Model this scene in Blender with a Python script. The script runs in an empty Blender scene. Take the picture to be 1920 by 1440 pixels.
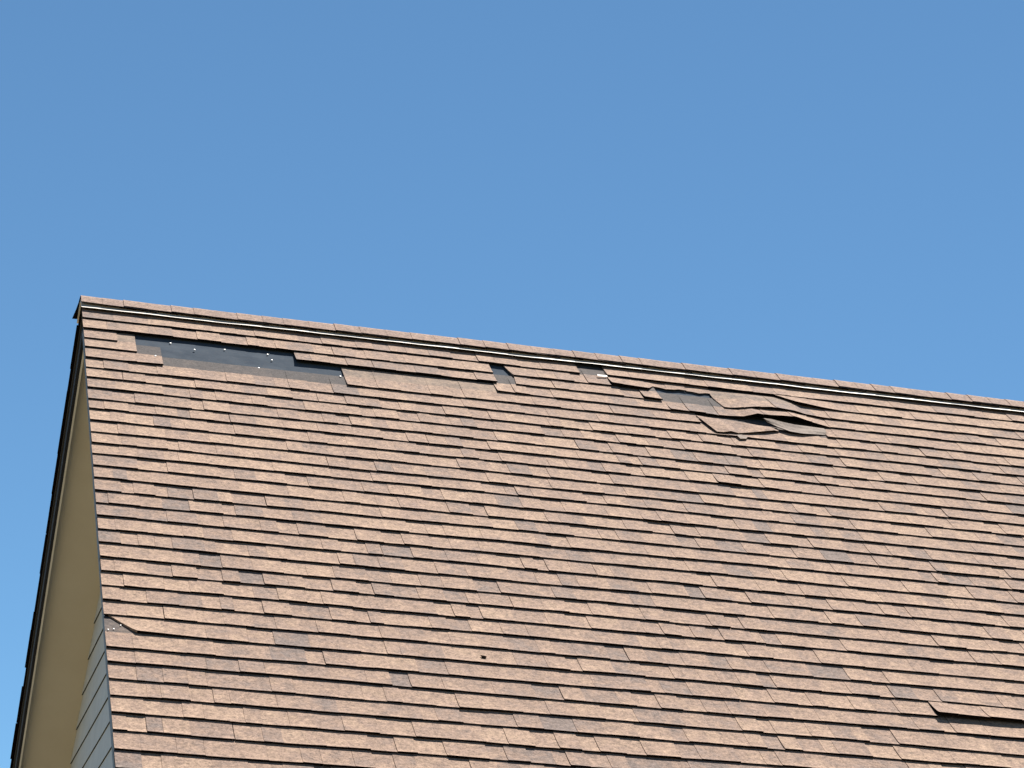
import bpy, math, random
from math import sin, cos, pi, radians, exp
from mathutils import Matrix, Vector

S = bpy.context.scene
C = S.collection
RIDGE_Z = 6.5                       # the roof's apex line, metres above the ground
PITCH = 0.66281                     # roof pitch (38 degrees)
SP, CP = sin(PITCH), cos(PITCH)

# ------------------------------------------------------------------ camera
def camera():
    yaw, pit, rol = -0.229892, 0.311097, 0.037304
    cy, sy, cp, sp, cr, sr = cos(yaw), sin(yaw), cos(pit), sin(pit), cos(rol), sin(rol)
    Rz = Matrix(((cy, sy, 0), (-sy, cy, 0), (0, 0, 1)))
    Rx = Matrix(((1, 0, 0), (0, cp, sp), (0, -sp, cp)))
    Rr = Matrix(((cr, -sr, 0), (sr, cr, 0), (0, 0, 1)))
    B = Matrix(((1, 0, 0), (0, 0, -1), (0, 1, 0)))
    M = Rr @ B @ Rx @ Rz
    x, y, z = Vector(M[0]), -Vector(M[1]), -Vector(M[2])
    cam = bpy.data.cameras.new('camera')
    o = bpy.data.objects.new('camera', cam)
    C.objects.link(o)
    o.matrix_world = Matrix(((x.x, y.x, z.x, -0.93871), (x.y, y.y, z.y, -14.16581),
                             (x.z, y.z, z.z, RIDGE_Z - 4.88522), (0, 0, 0, 1)))
    cam.sensor_width = 36.0
    cam.lens = 5206.56 / 1920 * 36
    cam.clip_start, cam.clip_end = 0.1, 5000
    S.camera = o
camera()

# ------------------------------------------------------------------ sky and sun
SUN = Vector((0.24, 0.29, 0.85)).normalized()
SUN_EL = math.asin(SUN.z)
SUN_AZ = math.atan2(SUN.x, SUN.y)
w = bpy.data.worlds.new('World')
S.world = w
w.use_nodes = True
nt = w.node_tree
bg = nt.nodes['Background']
sky = nt.nodes.new('ShaderNodeTexSky')
sky.sky_type = 'NISHITA'
sky.sun_disc = False
sky.sun_elevation = SUN_EL
sky.sun_rotation = SUN_AZ
sky.altitude = 3000
sky.air_density = 1.0
sky.dust_density = 0.0
sky.ozone_density = 6.0
tint = nt.nodes.new('ShaderNodeMix')          # white balance of the camera, over the whole sky
tint.data_type = 'RGBA'
tint.blend_type = 'MULTIPLY'
tint.inputs[0].default_value = 1.0
tint.inputs[7].default_value = (0.86, 1.06, 0.97, 1)
nt.links.new(sky.outputs[0], tint.inputs[6])
nt.links.new(tint.outputs[2], bg.inputs[0])
bg.inputs[1].default_value = 0.05

sun = bpy.data.lights.new('sun', 'SUN')
sun.energy = 5.0
sun.angle = radians(0.5)
sun.color = (1.0, 0.95, 0.88)
so = bpy.data.objects.new('sun', sun)
C.objects.link(so)
so.rotation_euler = SUN.to_track_quat('Z', 'Y').to_euler()
so.location = (0, 0, 30)

S.view_settings.view_transform = 'Standard'
S.view_settings.look = 'None'
S.view_settings.exposure = 1.5
S.view_settings.gamma = 1.0
S.view_settings.use_curve_mapping = False
S.render.engine = 'CYCLES'

# ------------------------------------------------------------------ materials
def mat(name, col, rough=0.9, spec=0.2):
    m = bpy.data.materials.new(name)
    m.use_nodes = True
    b = m.node_tree.nodes['Principled BSDF']
    b.inputs['Base Color'].default_value = (*col, 1)
    b.inputs['Roughness'].default_value = rough
    b.inputs['Specular IOR Level'].default_value = spec
    return m, m.node_tree, b

def noise(nt, pos, scale, detail=3, rough=0.6):
    n = nt.nodes.new('ShaderNodeTexNoise')
    n.inputs['Scale'].default_value = scale
    n.inputs['Detail'].default_value = detail
    n.inputs['Roughness'].default_value = rough
    nt.links.new(pos, n.inputs['Vector'])
    return n.outputs['Fac']

def remap(nt, val, a, b, c, d):
    n = nt.nodes.new('ShaderNodeMapRange')
    nt.links.new(val, n.inputs[0])
    for i, x in enumerate((a, b, c, d)):
        n.inputs[i + 1].default_value = x
    return n.outputs[0]

def math2(nt, op, a, b):
    n = nt.nodes.new('ShaderNodeMath')
    n.operation = op
    for i, x in enumerate((a, b)):
        if isinstance(x, (int, float)):
            n.inputs[i].default_value = x
        else:
            nt.links.new(x, n.inputs[i])
    return n.outputs[0]

def mixc(nt, fac, a, b, kind='MIX'):
    n = nt.nodes.new('ShaderNodeMix')
    n.data_type = 'RGBA'
    n.blend_type = kind
    for i, x in ((0, fac), (6, a), (7, b)):
        if isinstance(x, (int, float)):
            n.inputs[i].default_value = x
        elif isinstance(x, tuple):
            n.inputs[i].default_value = (*x, 1)
        else:
            nt.links.new(x, n.inputs[i])
    return n.outputs[2]

def bump(nt, h, strength, dist, b):
    n = nt.nodes.new('ShaderNodeBump')
    n.inputs['Strength'].default_value = strength
    n.inputs['Distance'].default_value = dist
    nt.links.new(h, n.inputs['Height'])
    nt.links.new(n.outputs[0], b.inputs['Normal'])

def granule_material(name, ramp, amount=1.0):
    """Mineral granules: the tone of each tab comes from the mesh, speckle and blotches from noise."""
    m, nt, b = mat(name, (0.3, 0.2, 0.15), 0.93, 0.15)
    at = nt.nodes.new('ShaderNodeAttribute')
    at.attribute_name = 'tone'
    pos = nt.nodes.new('ShaderNodeNewGeometry').outputs['Position']
    blotch = remap(nt, noise(nt, pos, 17, 4, 0.65), 0.3, 0.7, -0.34 * amount, 0.34 * amount)
    wide = remap(nt, noise(nt, pos, 1.3, 4, 0.65), 0.3, 0.7, -0.15, 0.15)
    t = math2(nt, 'ADD', math2(nt, 'ADD', at.outputs['Fac'], blotch), wide)
    cr = nt.nodes.new('ShaderNodeValToRGB')
    els = cr.color_ramp.elements
    els[0].position, els[0].color = ramp[0][0], (*ramp[0][1], 1)
    els[1].position, els[1].color = ramp[-1][0], (*ramp[-1][1], 1)
    for p, c in ramp[1:-1]:
        e = els.new(p)
        e.color = (*c, 1)
    nt.links.new(t, cr.inputs[0])
    fine = noise(nt, pos, 150, 3, 0.75)
    mid = noise(nt, pos, 62, 3, 0.7)
    g = math2(nt, 'ADD', remap(nt, fine, 0.3, 0.7, -0.36, 0.36), remap(nt, mid, 0.3, 0.7, -0.36, 0.36))
    big = remap(nt, noise(nt, pos, 27, 3, 0.6), 0.3, 0.7, -0.13, 0.13)
    g = math2(nt, 'ADD', g, big)
    val = math2(nt, 'ADD', 1.0, math2(nt, 'MULTIPLY', g, amount))
    comb = nt.nodes.new('ShaderNodeCombineColor')
    for i in range(3):
        nt.links.new(val, comb.inputs[i])
    col = mixc(nt, 1.0, cr.outputs[0], comb.outputs[0], 'MULTIPLY')
    # worn spots where the granules are gone
    spot = remap(nt, noise(nt, pos, 48, 2, 0.5), 0.66, 0.74, 0.0, 0.6)
    col = mixc(nt, spot, col, (0.06, 0.048, 0.042))
    pale = remap(nt, noise(nt, pos, 75, 2, 0.5), 0.72, 0.78, 0.0, 0.35)
    col = mixc(nt, pale, col, (0.32, 0.24, 0.18))
    nt.links.new(col, b.inputs['Base Color'])
    bump(nt, math2(nt, 'ADD', fine, mid), 0.5, 0.003, b)
    return m

SHINGLE_RAMP = [(0.0, (0.128, 0.098, 0.085)), (0.30, (0.166, 0.117, 0.093)), (0.6, (0.200, 0.136, 0.102)),
                (1.0, (0.248, 0.171, 0.122))]
M_GRAN = granule_material('asphalt_granules', SHINGLE_RAMP)
M_CAP = granule_material('ridge_cap_granules', [(0.0, (0.135, 0.096, 0.082)), (0.5, (0.182, 0.127, 0.103)),
                                                (1.0, (0.225, 0.156, 0.120))])
M_LAP = granule_material('unexposed_headlap', [(0.0, (0.047, 0.041, 0.040)), (0.5, (0.080, 0.064, 0.057)),
                                               (1.0, (0.18, 0.130, 0.097))], 0.8)
M_ASPH, _n, _b = mat('asphalt_core', (0.006, 0.004, 0.0035), 1.0, 0.0)
M_FELT = granule_material('torn_felt', [(0.0, (0.15, 0.122, 0.104)), (1.0, (0.21, 0.170, 0.142))], 0.5)

def underlayment_material():
    m, nt, b = mat('synthetic_underlayment', (0.055, 0.062, 0.074), 1.0, 0.0)
    pos = nt.nodes.new('ShaderNodeNewGeometry').outputs['Position']
    n1 = remap(nt, noise(nt, pos, 9, 4, 0.6), 0.3, 0.7, 0.0, 1.0)
    col = mixc(nt, n1, (0.046, 0.056, 0.070), (0.061, 0.072, 0.086))
    n2 = remap(nt, noise(nt, pos, 60, 3), 0.55, 0.75, 0.0, 0.5)
    col = mixc(nt, n2, col, (0.085, 0.085, 0.088))
    nt.links.new(col, b.inputs['Base Color'])
    bump(nt, noise(nt, pos, 14, 3), 0.4, 0.006, b)
    return m
M_UNDER = underlayment_material()

def painted(name, a, b2, rough=0.6, scale=6):
    m, nt, b = mat(name, a, rough, 0.3)
    pos = nt.nodes.new('ShaderNodeNewGeometry').outputs['Position']
    f = remap(nt, noise(nt, pos, scale, 5, 0.65), 0.3, 0.7, 0.0, 1.0)
    nt.links.new(mixc(nt, f, a, b2), b.inputs['Base Color'])
    bump(nt, noise(nt, pos, 90, 3), 0.15, 0.002, b)
    return m
M_SIDING = painted('siding_paint', (0.35, 0.375, 0.40), (0.41, 0.435, 0.46))
M_SOFFIT = painted('soffit_paint', (0.44, 0.39, 0.31), (0.47, 0.425, 0.345), 0.7, 3)
M_FASCIA = painted('dark_fascia_paint', (0.007, 0.008, 0.012), (0.010, 0.011, 0.015), 0.8)
M_RAKE = painted('slate_rake_paint', (0.10, 0.112, 0.13), (0.13, 0.142, 0.16), 0.6)
M_TRIM = painted('pale_trim_paint', (0.50, 0.47, 0.42), (0.58, 0.55, 0.50), 0.5)
M_VENT = painted('weathered_vent', (0.44, 0.395, 0.34), (0.52, 0.47, 0.41), 0.5, 12)
M_NAIL, _n, _b = mat('galvanised_nail', (0.42, 0.42, 0.41), 0.5, 0.5)
_b.inputs['Metallic'].default_value = 0.2
M_DECK_LAP_SHADE, _n, _b = mat('deck_and_lap_shade', (0.03, 0.028, 0.026), 0.9)  # roof deck; also the painted shade under the siding laps

def ground_material():
    m, nt, b = mat('dry_lawn', (0.1, 0.09, 0.05), 0.95, 0.1)
    pos = nt.nodes.new('ShaderNodeNewGeometry').outputs['Position']
    f = remap(nt, noise(nt, pos, 0.6, 6, 0.7), 0.3, 0.7, 0.0, 1.0)
    nt.links.new(mixc(nt, f, (0.16, 0.135, 0.075), (0.22, 0.18, 0.11)), b.inputs['Base Color'])
    return m
M_GROUND = ground_material()

# ------------------------------------------------------------------ helpers
def link(name, mesh, parent=None, kind=None, label=None):
    o = bpy.data.objects.new(name, mesh)
    C.objects.link(o)
    if parent:
        o.parent = parent
    if kind:
        o['kind'] = kind
    if label:
        o['label'] = label
    return o

class MB:
    """Collects faces with a material slot and a tone each, and links them as one mesh."""
    def __init__(self):
        self.v, self.f, self.m, self.t = [], [], [], []
    def face(self, pts, m=0, t=0.5):
        i = len(self.v)
        self.v += [tuple(p) for p in pts]
        self.f.append(tuple(range(i, i + len(pts))))
        self.m.append(m)
        self.t.append(t)
    def faces(self, pts, fs, m=0, t=0.5):
        i = len(self.v)
        self.v += [tuple(p) for p in pts]
        for k, f in enumerate(fs):
            self.f.append(tuple(i + q for q in f))
            self.m.append(m[k] if isinstance(m, (list, tuple)) else m)
            self.t.append(t)
    def hexa(self, lo, hi, m=0, t=0.5):
        """lo, hi: four points each, same winding"""
        self.faces(list(lo) + list(hi), [(3, 2, 1, 0), (4, 5, 6, 7), (0, 1, 5, 4), (1, 2, 6, 5), (2, 3, 7, 6), (3, 0, 4, 7)], m, t)
    def mesh(self, name, mats):
        me = bpy.data.meshes.new(name)
        me.from_pydata(self.v, [], self.f)
        for x in mats:
            me.materials.append(x)
        me.polygons.foreach_set('material_index', self.m)
        a = me.attributes.new('tone', 'FLOAT', 'FACE')
        a.data.foreach_set('value', self.t)
        me.update()
        return me
    def build(self, name, mats, parent=None, kind=None, label=None):
        return link(name, self.mesh(name, mats if isinstance(mats, list) else [mats]), parent, kind, label)

def F(u, v, h):          # front slope: u along the ridge, v down the slope, h off the slope
    return (u, -v * CP - h * SP, RIDGE_Z - v * SP + h * CP)
def K(u, v, h):          # rear slope
    return (u, v * CP + h * SP, RIDGE_Z - v * SP + h * CP)

# ------------------------------------------------------------------ the setting: ground
g = MB()
R_ = 1500
g.face([(-R_, -R_, 0), (R_, -R_, 0), (R_, R_, 0), (-R_, R_, 0)])
g.build('ground', M_GROUND, None, 'structure')

# ------------------------------------------------------------------ the house
U_END = 8.6
V_EAVE = 5.92
house = bpy.data.objects.new('house', None)
C.objects.link(house)
house['label'] = 'house with steep tan shingle roof, shingles torn off below its ridge'
house['category'] = 'house'

# deck of the roof: two thick slabs meeting at the ridge
W0 = -0.006
m = MB()
for P in (F, K):
    lo = [P(0.012, 0, -0.045), P(U_END - 0.012, 0, -0.045), P(U_END - 0.012, V_EAVE - 0.03, -0.045), P(0.012, V_EAVE - 0.03, -0.045)]
    hi = [P(0.012, 0, -0.017), P(U_END - 0.012, 0, -0.017), P(U_END - 0.012, V_EAVE - 0.03, -0.017), P(0.012, V_EAVE - 0.03, -0.017)]
    m.hexa(lo, hi)
roof = m.build('roof', M_DECK_LAP_SHADE, house)

# underlayment sheet, gently wrinkled
rng = random.Random(5)
m = MB()
nu, nv = 90, 26
pts = []
for j in range(nv + 1):
    for i in range(nu + 1):
        u, v = 0.02 + (5.9 - 0.02) * i / nu, 0.03 + 1.4 * j / nv
        pts.append(F(u, v, W0 - 0.0075 + 0.0012 * sin(u * 9 + v * 5) + 0.001 * sin(v * 31 + u * 3) + rng.uniform(-.0005, .0005)))
m.faces(pts, [(j * (nu + 1) + i, (j + 1) * (nu + 1) + i, (j + 1) * (nu + 1) + i + 1, j * (nu + 1) + i + 1) for j in range(nv) for i in range(nu)])
m.build('underlayment', M_UNDER, roof, None, 'bare dark grey underlayment where shingles have blown off')

# ------------------------------------------------------------------ shingles
ROW = [0.155, 0.299, 0.452, 0.5985, 0.7365, 0.8865, 1.029, 1.1665, 1.3085, 1.459, 1.592, 1.737, 1.8835, 2.025, 2.161, 2.3085,
       2.4525, 2.5915, 2.731, 2.8785, 3.0225, 3.1665, 3.3135, 3.454, 3.5965, 3.742, 3.885, 4.027, 4.1705, 4.311, 4.4585, 4.591,
       4.737, 4.874, 5.026, 5.174]
SKEW = [0, .008, .001, .002, .004, -.001, .003, -.001, 0, -.001, -.002, -.004, -.006, -.006, 0, 0, -.001, -.003, -.008, -.002,
        -.002, -.005, -.002, -.002, -.002, .004, .003, 0, -.005, .004, .008] + [0] * 20
while ROW[-1] < V_EAVE - 0.05:
    ROW.append(ROW[-1] + 0.1435)
HOLES = {1: [(2.70, 2.855)], 2: [(2.186, 2.30), (3.43, 3.93)], 3: [(0.17, 1.104), (2.186, 2.29), (3.10, 3.45)],
         4: [(0.265, 2.164)], 5: [(0.395, 1.343), (3.25, 3.96)]}
BREAKS = {2: [2.85], 3: [3.0, 3.88], 4: [3.115, 3.80], 28: [3.512], 11: [3.137], 6: [3.55], 21: [1.05], 15: [2.62], 24: [2.35]}
# how far a tab's lower edge stands up off the roof: (row, from, to, height at from, height at to)
LIFT = [(2, 2.85, 3.10, .016, .006), (2, 3.93, 4.2, .008, 0), (3, 3.0, 3.10, .011, .009), (4, 3.115, 3.35, .010, .004), (28, 3.512, 4.20, .019, .014),
        (11, 3.137, 3.5, .007, 0), (3, 1.104, 1.5, .006, .003), (3, 1.5, 2.186, .003, .003), (2, 0.2, 1.3, .003, .001),
        (27, .12, .35, .005, 0), (5, 0.2, .395, .001, .004), (5, 1.343, 1.7, .003, 0), (6, 3.25, 3.9, 0, 0),
        (21, 1.05, 1.3, .004, 0), (15, 2.62, 2.9, .005, 0), (24, 2.35, 2.6, .005, 0), (4, 2.164, 2.4, .005, 0),
        (1, 2.855, 3.6, .004, .001)]

def smooth(x):
    x = max(0.0, min(1.0, x))
    return x * x * (3 - 2 * x)

def poly(u, pts):
    if u <= pts[0][0] or u >= pts[-1][0]:
        return 0.0
    for (a, ha), (b, hb) in zip(pts, pts[1:]):
        if u <= b:
            return ha + (hb - ha) * (u - a) / (b - a)
    return 0.0

BUCKLE = {4: [(3.44, 0), (3.52, .006), (3.60, .040), (3.66, .034), (3.74, .040), (3.7999, .041), (3.8001, .050), (3.86, .030), (3.90, .022), (4.02, 0)],
          3: [(3.50, 0), (3.60, .022), (3.71, .036), (3.78, .030), (3.86, .024), (3.90, .012), (4.0, .004), (4.1, 0)],
          2: [(3.78, .012), (3.93, .012), (4.05, .003), (4.12, 0)]}

def buckle(r, u):
    return 0.86 * poly(u, BUCKLE[r]) if r in BUCKLE else 0.0

def tail_lift(r, u):
    h = 0.0
    for (k, a, b, ha, hb) in LIFT:
        if k == r and a - 1e-4 <= u <= b:
            h += ha + (hb - ha) * (u - a) / (b - a)
    return h

WH, LEN = 0.0122, 0.292
def tear(r, u, seed):
    """rows torn off along a ragged line: how much of the tab's lower end is gone"""
    if r == 2 and 3.09 < u < 3.43:
        return 0.066 + 0.010 * sin(u * 37) + 0.006 * sin(u * 91)
    return 0.0

def row_wave(r, u):
    return SKEW[r] * (u / 2.6 - 1) + 0.0030 * sin(u * 1.9 + r * 2.3) + 0.0018 * sin(u * 5.3 + r * 1.1) + 0.0008 * sin(u * 17.0 + r * 3.7)

def strip(mb, r, u0, u1, rng, slant0=0.0, slant1=0.0):
    """One shingle: a run of tabs, some doubled and some single, with the unexposed half running up under the rows above."""
    fine = r in (1, 2, 3, 4) and u1 > 3.05 and u0 < 4.1
    cuts = [u0]
    while u1 - cuts[-1] > 0.18:
        cuts.append(cuts[-1] + rng.choice((0.065, 0.085, 0.10, 0.115, 0.135)) + rng.uniform(-.012, .012))
    cuts.append(u1)
    strip_t = rng.gauss(0.0, 0.07)
    vb0 = ROW[r]
    vtop = vb0 - LEN
    thick = rng.random() < 0.5
    n = len(cuts) - 1
    for k in range(n):
        a, b = cuts[k], cuts[k + 1]
        thick = (not thick) if rng.random() < 0.72 else thick
        drop = 0.0 if thick else rng.choice((0.0005, 0.0012, 0.0020, 0.0030))
        short = rng.uniform(-.0014, .0014) + (0.001 if not thick else 0)
        q = rng.random()
        gk = 0.5 + 0.5 * sin(u0 * 1.7 + 0.6) * sin(r * 0.31 - 0.4 * u0 + 1.2)      # some batches carry more grey tabs
        tone = 0.72 if q < 0.48 else (0.56 if q < 0.90 - 0.16 * gk else (0.36 if q < 0.985 - 0.03 * gk else 0.14))
        tone += rng.uniform(-.06, .06) + strip_t
        gap = 0.0012 if rng.random() < 0.18 else 0.0
        if k == n - 1:
            gap = 0.0032 if rng.random() < 0.22 else 0.0004
        c0 = rng.uniform(-.0009, .0009)
        c1 = rng.uniform(-.0009, .0009)
        subs = [a, b - gap]
        if fine:
            ns = max(1, int((b - a) / 0.03))
            subs = [a + (b - gap - a) * i / ns for i in range(ns + 1)]
        cols = []
        for i, u in enumerate(subs):
            f = i / (len(subs) - 1)
            vb = vb0 + row_wave(r, u) + short - tear(r, u, 0)
            lf, bk = tail_lift(r, u), buckle(r, u)
            sl0 = slant0 * (1 - (u - u0) / 0.12) if u - u0 < 0.12 else 0.0
            sl1 = slant1 * (1 - (u1 - u) / 0.12) if u1 - u < 0.12 else 0.0
            col = []
            for (d, lip) in ((LEN, 0), (0.150, 0), (0.080, -0.0010), (0.024, 0.0002), (0.0, 0.0036)):
                v = vb - d if d < LEN else vtop
                h = W0 + WH * (1 - (vb0 - v) / LEN) + lip
                if d < 0.15:
                    h += (c0 * (1 - f) + c1 * f) - drop
                elif d < LEN:
                    h -= drop
                up = max(0.0, (v - (vb0 - 0.24)) / 0.24) ** 1.6
                h += lf * up + bk * max(0.0, (v - (vb0 - 0.288)) / 0.288) ** 0.8
                top = min(1.0, max(0.0, d) / 0.15)          # slanted ends lean away from the lower corner
                col.append((u + (sl0 - sl1) * top, v, h))
            thk = 0.0088 - drop * 0.8 + (0.0015 if lf > 0.004 else 0)
            if tear(r, u, 0):
                col[3] = (*col[3][:2], col[3][2] - .003)
                col[4] = (*col[4][:2], col[4][2] - .0062)
                thk = 0.002
            col.append((col[4][0], col[4][1] - 0.001, col[4][2] - thk))
            col.append((col[3][0], col[3][1], col[3][2] - thk))
            col.append((col[1][0], col[1][1], col[1][2] - thk * 0.6))
            cols.append(col)
        for i in range(len(cols) - 1):
            A, B = cols[i], cols[i + 1]
            PA, PB = [F(*p) for p in A], [F(*p) for p in B]
            lapt = 0.45 + strip_t
            if r == 5 and u0 > 1.2 and u0 < 2.3 or r == 4 and u0 < 0.3:
                lapt = 0.95
            if r == 6 and u0 < 1.34 or r == 5 and u0 < 0.39:
                lapt = 0.02 + 0.1 * sin(cols[i][0][0] * 17)
            if r == 3 and u0 > 3.4:
                lapt = 0.9
            if r == 4 and 2.1 < cols[i][0][0] < 2.4 or r == 4 and 3.05 < cols[i][0][0] < 3.5 or r == 2:
                lapt = 0.05
            mb.face([PA[0], PA[1], PB[1], PB[0]], 2, lapt)
            for q in (1, 2, 3):
                mb.face([PA[q], PA[q + 1], PB[q + 1], PB[q]], 0, tone)
            for q in (4, 5, 6):
                mb.face([PA[q], PA[q + 1], PB[q + 1], PB[q]], 1)
        side = 0 < k < n - 1 or tail_lift(r, a) < 0.005
        for q2, flip in ((cols[0], False), (cols[-1], True)):
            P = [F(*p) for p in q2]
            ring = [P[1], P[7], P[6], P[5], P[4], P[3], P[2]]
            mb.face(ring[::-1] if flip else ring, 0 if side else 1, tone - 0.1)

SH_M = [M_GRAN, M_ASPH, M_LAP]
rng = random.Random(11)
extra = MB()
SLANT = {(2, 2.30): (-0.03, 0), (3, 2.29): (0.012, 0), (2, 3.93): (-0.13, 0), (3, 3.45): (-0.03, 0)}
for r in range(1, len(ROW)):
    u_view = 5.52 - 0.355 * ROW[r]
    off = (0.165 * r * 1.0 + rng.uniform(-.05, .05)) % 1.0
    if off < 0.12:
        off += 0.95
    edges = [rng.uniform(-.003, .0)]
    u = off
    while u < U_END:
        edges.append(u)
        u += 0.985 + rng.uniform(-.004, .004)
    edges.append(U_END)
    for bq in BREAKS.get(r, []):
        edges = [e for e in edges if abs(e - bq) > 0.16 or e <= 0.01] + [bq]
    for (a, b) in HOLES.get(r, []):
        edges = [e for e in edges if (e < a - 0.06 or e > b + 0.06) or e <= 0.01]
        edges += [a, b]
    edges = sorted(set(edges))
    if r == 27:
        edges = [0.125] + [e for e in edges if e > 0.3]
    for a, b in zip(edges, edges[1:]):
        if any(a >= ha - 1e-4 and b <= hb + 1e-4 for ha, hb in HOLES.get(r, [])):
            continue
        s0 = SLANT.get((r, a), (0, 0))[0]
        if r == 27 and a == 0.125:
            s0 = -0.11
        lab = None
        if r == 28 and abs(a - 3.512) < 1e-3:
            lab = 'shingle standing up off the row below with a deep dark gap'
        elif r == 2 and abs(a - 2.85) < 1e-3:
            lab = 'loosened shingle standing up with a dark gap below'
        elif r == 4 and a < 3.6 < b:
            lab = 'buckled shingle arched high over a black gap'
        elif r == 2 and abs(a - 3.93) < 1e-3:
            lab = 'shingle with its left corner torn off at a slant'
        if a < u_view and r <= 37:
            mb = MB()
            strip(mb, r, a, b, rng, s0)
            mb.build('shingle', SH_M, roof, None, lab)
        else:
            strip(extra, r, a, b, rng, s0)

# rear slope: whole courses, seen only by their uneven ends along the rake
for r in range(1, len(ROW)):
    a = rng.uniform(-.006, .004) - (0.004 if r in (9, 22, 31) else 0)
    u = a
    while u < U_END:
        b = min(U_END, u + 0.98)
        v, d = ROW[r], 0.0
        lo = [K(u, v - LEN, W0), K(b, v - LEN, W0), K(b, v, W0 + WH - .006), K(u, v, W0 + WH - .006)]
        hi = [K(u, v - LEN, W0 + .001), K(b, v - LEN, W0 + .001), K(b, v, W0 + WH), K(u, v, W0 + WH)]
        extra.hexa(lo, hi, [1, 0, 1, 1, 1, 1], 0.6)
        u = b + 0.002
# starter course hanging over the rake, rear and front: dark underside
for P in (F, K):
    extra.hexa([P(.004, 0.02, W0 - .012), P(.05, 0.02, W0 - .012), P(.05, V_EAVE, W0 - .012), P(.004, V_EAVE, W0 - .012)],
               [P(.004, 0.02, W0 - .009), P(.05, 0.02, W0 - .009), P(.05, V_EAVE, W0 - .009), P(.004, V_EAVE, W0 - .009)], 1)
extra.build('shingle_field', SH_M, roof, 'stuff')

# the slipped, twisted shingle and the torn felt tongue beside it
def patch(name, grid, mats, tones, thk, label):
    mb = MB()
    nr, nc = len(grid), len(grid[0])
    for j in range(nr - 1):
        for i in range(nc - 1):
            q = [grid[j][i], grid[j + 1][i], grid[j + 1][i + 1], grid[j][i + 1]]
            mb.face([F(*p) for p in q], 0, tones[i % len(tones)])
            mb.face([F(p[0], p[1], p[2] - thk) for p in q[::-1]], 1)
    border = [grid[0][i] for i in range(nc)] + [grid[j][-1] for j in range(1, nr)] + \
             [grid[-1][i] for i in range(nc - 2, -1, -1)] + [grid[j][0] for j in range(nr - 2, 0, -1)]
    for p, q in zip(border, border[1:] + border[:1]):
        mb.face([F(*p), F(*q), F(q[0], q[1], q[2] - thk), F(p[0], p[1], p[2] - thk)], 1)
    return mb.build(name, mats, roof, None, label)

top = [(3.245, .780), (3.30, .792), (3.36, .800), (3.42, .810), (3.48, .820), (3.54, .830), (3.60, .845), (3.64, .85), (3.68, .855)]
bot = [(3.305, 1.012), (3.345, 1.010), (3.385, .995), (3.43, .995), (3.49, .975), (3.55, .950), (3.61, .925), (3.65, .905), (3.68, .895)]
hb = [.014, .015, .019, .012, .014, .015, .017, .016, .010]
ht = [.008, .008, .009, .010, .010, .010, .011, .012, .012]
grid = []
for j in range(5):
    f = j / 4
    grid.append([(t[0] + (b[0] - t[0]) * f, t[1] + (b[1] - t[1]) * f,
                  a + (c - a) * f + 0.004 * sin(f * pi) * sin(i * 1.3))
                 for i, (t, b, a, c) in enumerate(zip(top, bot, ht, hb))])
patch('shingle', grid, [M_GRAN, M_ASPH], [.7, .66, .6, .45, .7, .75, .5, .62], .004, 'slipped shingle hanging crooked below the buckled row')
top = [(3.615, .790), (3.66, .785), (3.72, .795), (3.79, .800), (3.87, .785), (3.97, .770)]
bot = [(3.632, .815), (3.68, .860), (3.74, .900), (3.81, .905), (3.88, .880), (3.97, .845)]
hh = [.036, .032, .026, .022, .018, .010]
grid = []
for j in range(4):
    f = j / 3
    grid.append([(t[0] + (b[0] - t[0]) * f, t[1] + (b[1] - t[1]) * f, h - .010 * f + 0.003 * sin(f * 5 + i))
                 for i, (t, b, h) in enumerate(zip(top, bot, hh))])
patch('shingle', grid, [M_FELT, M_ASPH], [.5, .7, .4, .6, .6], .004, 'torn grey shingle tongue poking out of the black gap')

# nails left in the bare patches
def nail_mesh():
    mb = MB()
    n = 10
    rings = [(.0085, 0.0), (.0085, .0018), (.006, .0034), (.002, .0042)]
    P = [[(r * cos(2 * pi * i / n), r * sin(2 * pi * i / n), z) for i in range(n)] for r, z in rings]
    for a, b in zip(P, P[1:]):
        for i in range(n):
            mb.face([a[i], a[(i + 1) % n], b[(i + 1) % n], b[i]])
    mb.face(P[-1])
    mb.face([(.0018 * cos(2 * pi * i / 4), .0018 * sin(2 * pi * i / 4), -.012) for i in range(4)])
    for i in range(4):
        a, b = 2 * pi * i / 4, 2 * pi * (i + 1) / 4
        mb.face([(.0018 * cos(a), .0018 * sin(a), -.012), (.0018 * cos(b), .0018 * sin(b), -.012), (.0018 * cos(b), .0018 * sin(b), 0), (.0018 * cos(a), .0018 * sin(a), 0)])
    return mb.mesh('roofing_nail', [M_NAIL])
NAIL = nail_mesh()
rotF = Matrix.Rotation(PITCH, 3, 'X')
for (u, v, h, tilt) in ((.45, .505, -.009, 0), (.571, .585, -.002, .3), (.733, .515, -.009, 0), (.961, .515, -.009, .1), (.976, .60, -.007, .2),
                        (.894, .745, -.006, 0), (1.322, .752, -.001, .2), (.358, .752, .001, .1), (.062, 3.965, .001, 0),
                        (.033, 4.008, .003, .2), (.010, 4.02, .004, .3)):
    o = link('roofing_nail', NAIL, roof)
    o.matrix_world = Matrix.Translation(F(u, v, h)) @ (rotF @ Matrix.Rotation(tilt, 3, 'Y')).to_4x4() @ Matrix.Scale(0.42 if v > 2 else 0.68, 4)

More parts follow.
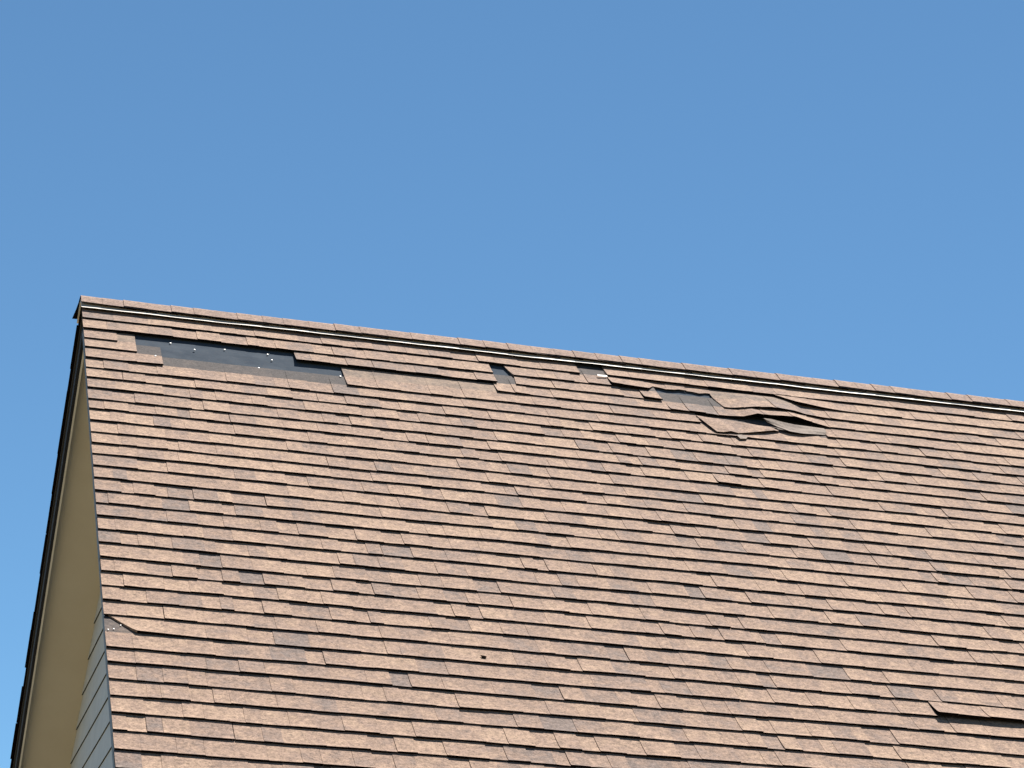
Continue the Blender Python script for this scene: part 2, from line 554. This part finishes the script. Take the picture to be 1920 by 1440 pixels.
# ------------------------------------------------------------------ ridge vent and ridge caps
m = MB()
N = 120
sec = [(0.02, .0045), (0.02, .016), (.085, .0165), (.122, .0130), (.163, .0180), (.1632, .0166), (.128, .0112), (.120, .0045)]
def vent_side(P):
    prev = None
    for i in range(N + 1):
        u = -0.006 + (U_END + 0.012) * i / N
        j = 0.0008 * sin(u * 7.1) + 0.0006 * sin(u * 23.0)
        jv = 0.0018 * sin(u * 3.3) + 0.0012 * sin(u * 11)
        cur = [P(u, v + (jv if v > .12 else 0), h + (j if v > .12 else 0)) for v, h in sec]
        if prev:
            for a in range(len(sec)):
                b = (a + 1) % len(sec)
                m.face([prev[a], prev[b], cur[b], cur[a]])
        if i in (0, N):
            m.face(cur if i else cur[::-1])
        prev = cur
vent_side(F)
vent_side(K)
m.build('ridge_vent', M_VENT, roof, None, 'pale ridge vent edge showing as a bright line under the ridge caps')

u, i = 0.0, 0
rngc = random.Random(4)
def cap_section(wing, h):
    pts = [('F', wing, h), ('F', wing * .62, h), ('F', .045, h - .0005)]
    mid = [('T', -.022, h), ('T', 0, h), ('T', .022, h)]
    return pts, mid
def cap_pt(u, s, h):
    """s: signed distance over the ridge, front negative; the crest is rounded"""
    r = 0.035
    if s < -r:
        return F(u, -s, h)
    if s > r:
        return K(u, s, h)
    t = s / r
    y = s * CP
    z0 = RIDGE_Z + h / CP - abs(s) * SP
    z0 = RIDGE_Z - r * SP + h * CP + (1 - t * t) * (r * SP * 0.42 + h * (1 / CP - CP) * .5)
    yy = (r * CP + h * SP) * t
    return (u, yy, z0)
SECT = [-1.0, -0.6, -0.28, -0.13, 0.0, 0.13, 0.28, 0.6, 1.0]
def ridge_cap(mb, u0, expo, wf, wr, hb, tone, rng):
    L = 0.29
    u1 = min(u0 + L, U_END + 0.012)
    cols = []
    for (uu, h) in ((u0, .0322 + hb), (u0 + 0.02, .0318 + hb), (u0 + expo, .0306 + hb * .5), (u1, .0240)):
        col = []
        for s in SECT:
            sd = s * (wf if s < 0 else wr)
            lift = .0015 * abs(s) if uu < u0 + expo + .01 else 0
            jit = rng.uniform(-.001, .001) if abs(s) == 1 else 0
            droop = 0.024 * max(0.0, s) ** 1.5 if u0 < 0 and uu == u0 else 0.0     # the end cap has slid off at the rear
            col.append((uu - droop, sd + jit, h + lift))
        cols.append(col)
    thk = 0.0055
    for A, B in zip(cols, cols[1:]):
        PA, PB = [cap_pt(*p) for p in A], [cap_pt(*p) for p in B]
        QA, QB = [cap_pt(p[0], p[1], p[2] - thk) for p in A], [cap_pt(p[0], p[1], p[2] - thk) for p in B]
        for k in range(len(SECT) - 1):
            mb.face([PA[k], PB[k], PB[k + 1], PA[k + 1]], 0, tone)
            mb.face([QA[k + 1], QB[k + 1], QB[k], QA[k]], 1)
        mb.face([PA[0], QA[0], QB[0], PB[0]], 1)
        mb.face([PA[-1], PB[-1], QB[-1], QA[-1]], 1)
    for A, rev in ((cols[0], 0), (cols[-1], 1)):
        PA = [cap_pt(*p) for p in A]
        QA = [cap_pt(p[0], p[1], p[2] - thk) for p in A]
        for k in range(len(SECT) - 1):
            q = [PA[k], PA[k + 1], QA[k + 1], QA[k]]
            mb.face(q[::-1] if rev else q, 0 if u0 > 0.05 else 1, tone)
u = -0.008
while u < U_END - 0.05:
    expo = 0.125 + rngc.uniform(-.022, .022)
    q = rngc.random()
    tone = (0.66 if q < .5 else 0.54 if q < .85 else .42) + rngc.uniform(-.06, .06)
    mb = MB()
    ridge_cap(mb, u, expo, .126 + rngc.uniform(-.005, .004), .128 + rngc.uniform(-.004, .006) + (.02 if u < 0 else 0), rngc.uniform(-.0004, .0026), tone, rngc)
    mb.build('ridge_shingle', [M_CAP, M_ASPH], roof)
    u += expo

# ------------------------------------------------------------------ rake fascia, trim, soffit
HF = 0.155
def rail(name, P, x0, x1, h0, h1, material, v0, v1, label=None, n=1):
    m = MB()
    m.hexa([P(x0, v0, -h1), P(x1, v0, -h1), P(x1, v1, -h1), P(x0, v1, -h1)],
           [P(x0, v0, -h0), P(x1, v0, -h0), P(x1, v1, -h0), P(x0, v1, -h0)])
    return m.build(name, material, house, None, label)
T = SP / CP
for P in (F, K):
    # mitred at the ridge: both rails start where their own depth meets the apex plane
    rail('fascia', P, .020, .036, .046, HF, M_FASCIA if P is K else M_RAKE, HF * T, V_EAVE - .04)
    rail('fascia_trim', P, .0365, .0465, .10, HF + .004, M_TRIM, (HF + .004) * T, V_EAVE - .04)
    rail('soffit', P, .0470, .3445, .095, .107, M_SOFFIT, .107 * T, V_EAVE - .05)
    rail('soffit', P, U_END - .333, U_END - .047, .095, .107, M_SOFFIT, .107 * T, V_EAVE - .05)
    rail('fascia', P, U_END - .036, U_END - .020, .046, HF, M_FASCIA, HF * T, V_EAVE - .04)
# eave boards
for P in (F, K):
    m = MB()
    m.hexa([P(.02, V_EAVE - .039, -.20), P(U_END - .02, V_EAVE - .039, -.20), P(U_END - .02, V_EAVE - .019, -.20), P(.02, V_EAVE - .019, -.20)],
           [P(.02, V_EAVE - .039, -.046), P(U_END - .02, V_EAVE - .039, -.046), P(U_END - .02, V_EAVE - .019, -.046), P(.02, V_EAVE - .019, -.046)])
    m.build('fascia', M_FASCIA, house)

# ------------------------------------------------------------------ walls
YW = V_EAVE * CP - 0.42            # front and rear walls stand back under the eaves
def gable_half(z):                 # half width of the gable at height z below the underside of the soffit
    return max(0.0, min(YW, (RIDGE_Z - z - 0.1078 / CP) / T))
m = MB()
XW = 0.347
zt = RIDGE_Z - 0.1078 / CP - 0.01
ze = RIDGE_Z - 0.1078 / CP - YW * T
prof = [(-YW, 0), (YW, 0), (YW, ze), (0, zt), (-YW, ze)]
xs = (XW, U_END - XW)
a = [(xs[0], y, z) for y, z in prof]
b = [(xs[1], y, z) for y, z in prof]
m.face(a[::-1])
m.face(b)
for i in range(len(prof)):
    j = (i + 1) % len(prof)
    m.face([a[i], a[j], b[j], b[i]])
wall = m.build('wall', M_SIDING, house)
z1 = RIDGE_Z - 2.0655 + 0.168 * 11
while z1 > 0.4:
    z0, zt2 = z1 - 0.168, z1 + 0.012
    h0, h1 = gable_half(z0), gable_half(zt2)
    z1 -= 0.168
    if h0 < 0.03:
        continue
    m = MB()
    xo, xi, xb = XW - 0.0110, XW - 0.003, XW - 0.001
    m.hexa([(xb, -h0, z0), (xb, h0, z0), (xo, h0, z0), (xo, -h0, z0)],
           [(xb, -h1, zt2), (xb, h1, zt2), (xi, h1, zt2), (xi, -h1, zt2)], [1, 0, 0, 0, 0, 0])  # underside coloured dark: the lap's shadow line is painted in
    m.build('siding_board', [M_SIDING, M_DECK_LAP_SHADE], wall)

# ------------------------------------------------------------------ small loose scraps lying on the roof
def scrap(name, pts, h, thk, material, label):
    mb = MB()
    P = [F(u, v, hh) for (u, v, hh) in pts]
    Q = [F(u, v, hh - thk) for (u, v, hh) in pts]
    mb.face(P[::-1], 0, .9)
    mb.face(Q, 0, .5)
    for i in range(len(P)):
        j = (i + 1) % len(P)
        mb.face([P[i], P[j], Q[j], Q[i]], 0, .5)
    o = mb.build(name, material)
    o['label'] = label
    o['category'] = 'debris'
    return o
scrap('shingle_scrap', [(3.408, 1.03, .014), (3.418, 1.075, .012), (3.455, 1.062, .010), (3.47, 1.03, .010), (3.44, 1.015, .013)], 0, .003, M_FELT,
      'small pale shingle scrap lying under the slipped crooked shingle')
scrap('black_speck', [(1.552, 3.968, .010), (1.556, 3.985, .010), (1.572, 3.990, .009), (1.577, 3.974, .010)], 0, .003, M_ASPH,  # small flat black chip laid on the shingles
      'small black speck lying alone on the lower middle of the roof')
scrap('shingle_scrap', [(2.79, .318, .012), (2.795, .335, .012), (2.85, .322, .010), (2.845, .307, .010)], 0, .003, M_VENT,
      'tiny white sliver lying left of the loosened shingle near the ridge')
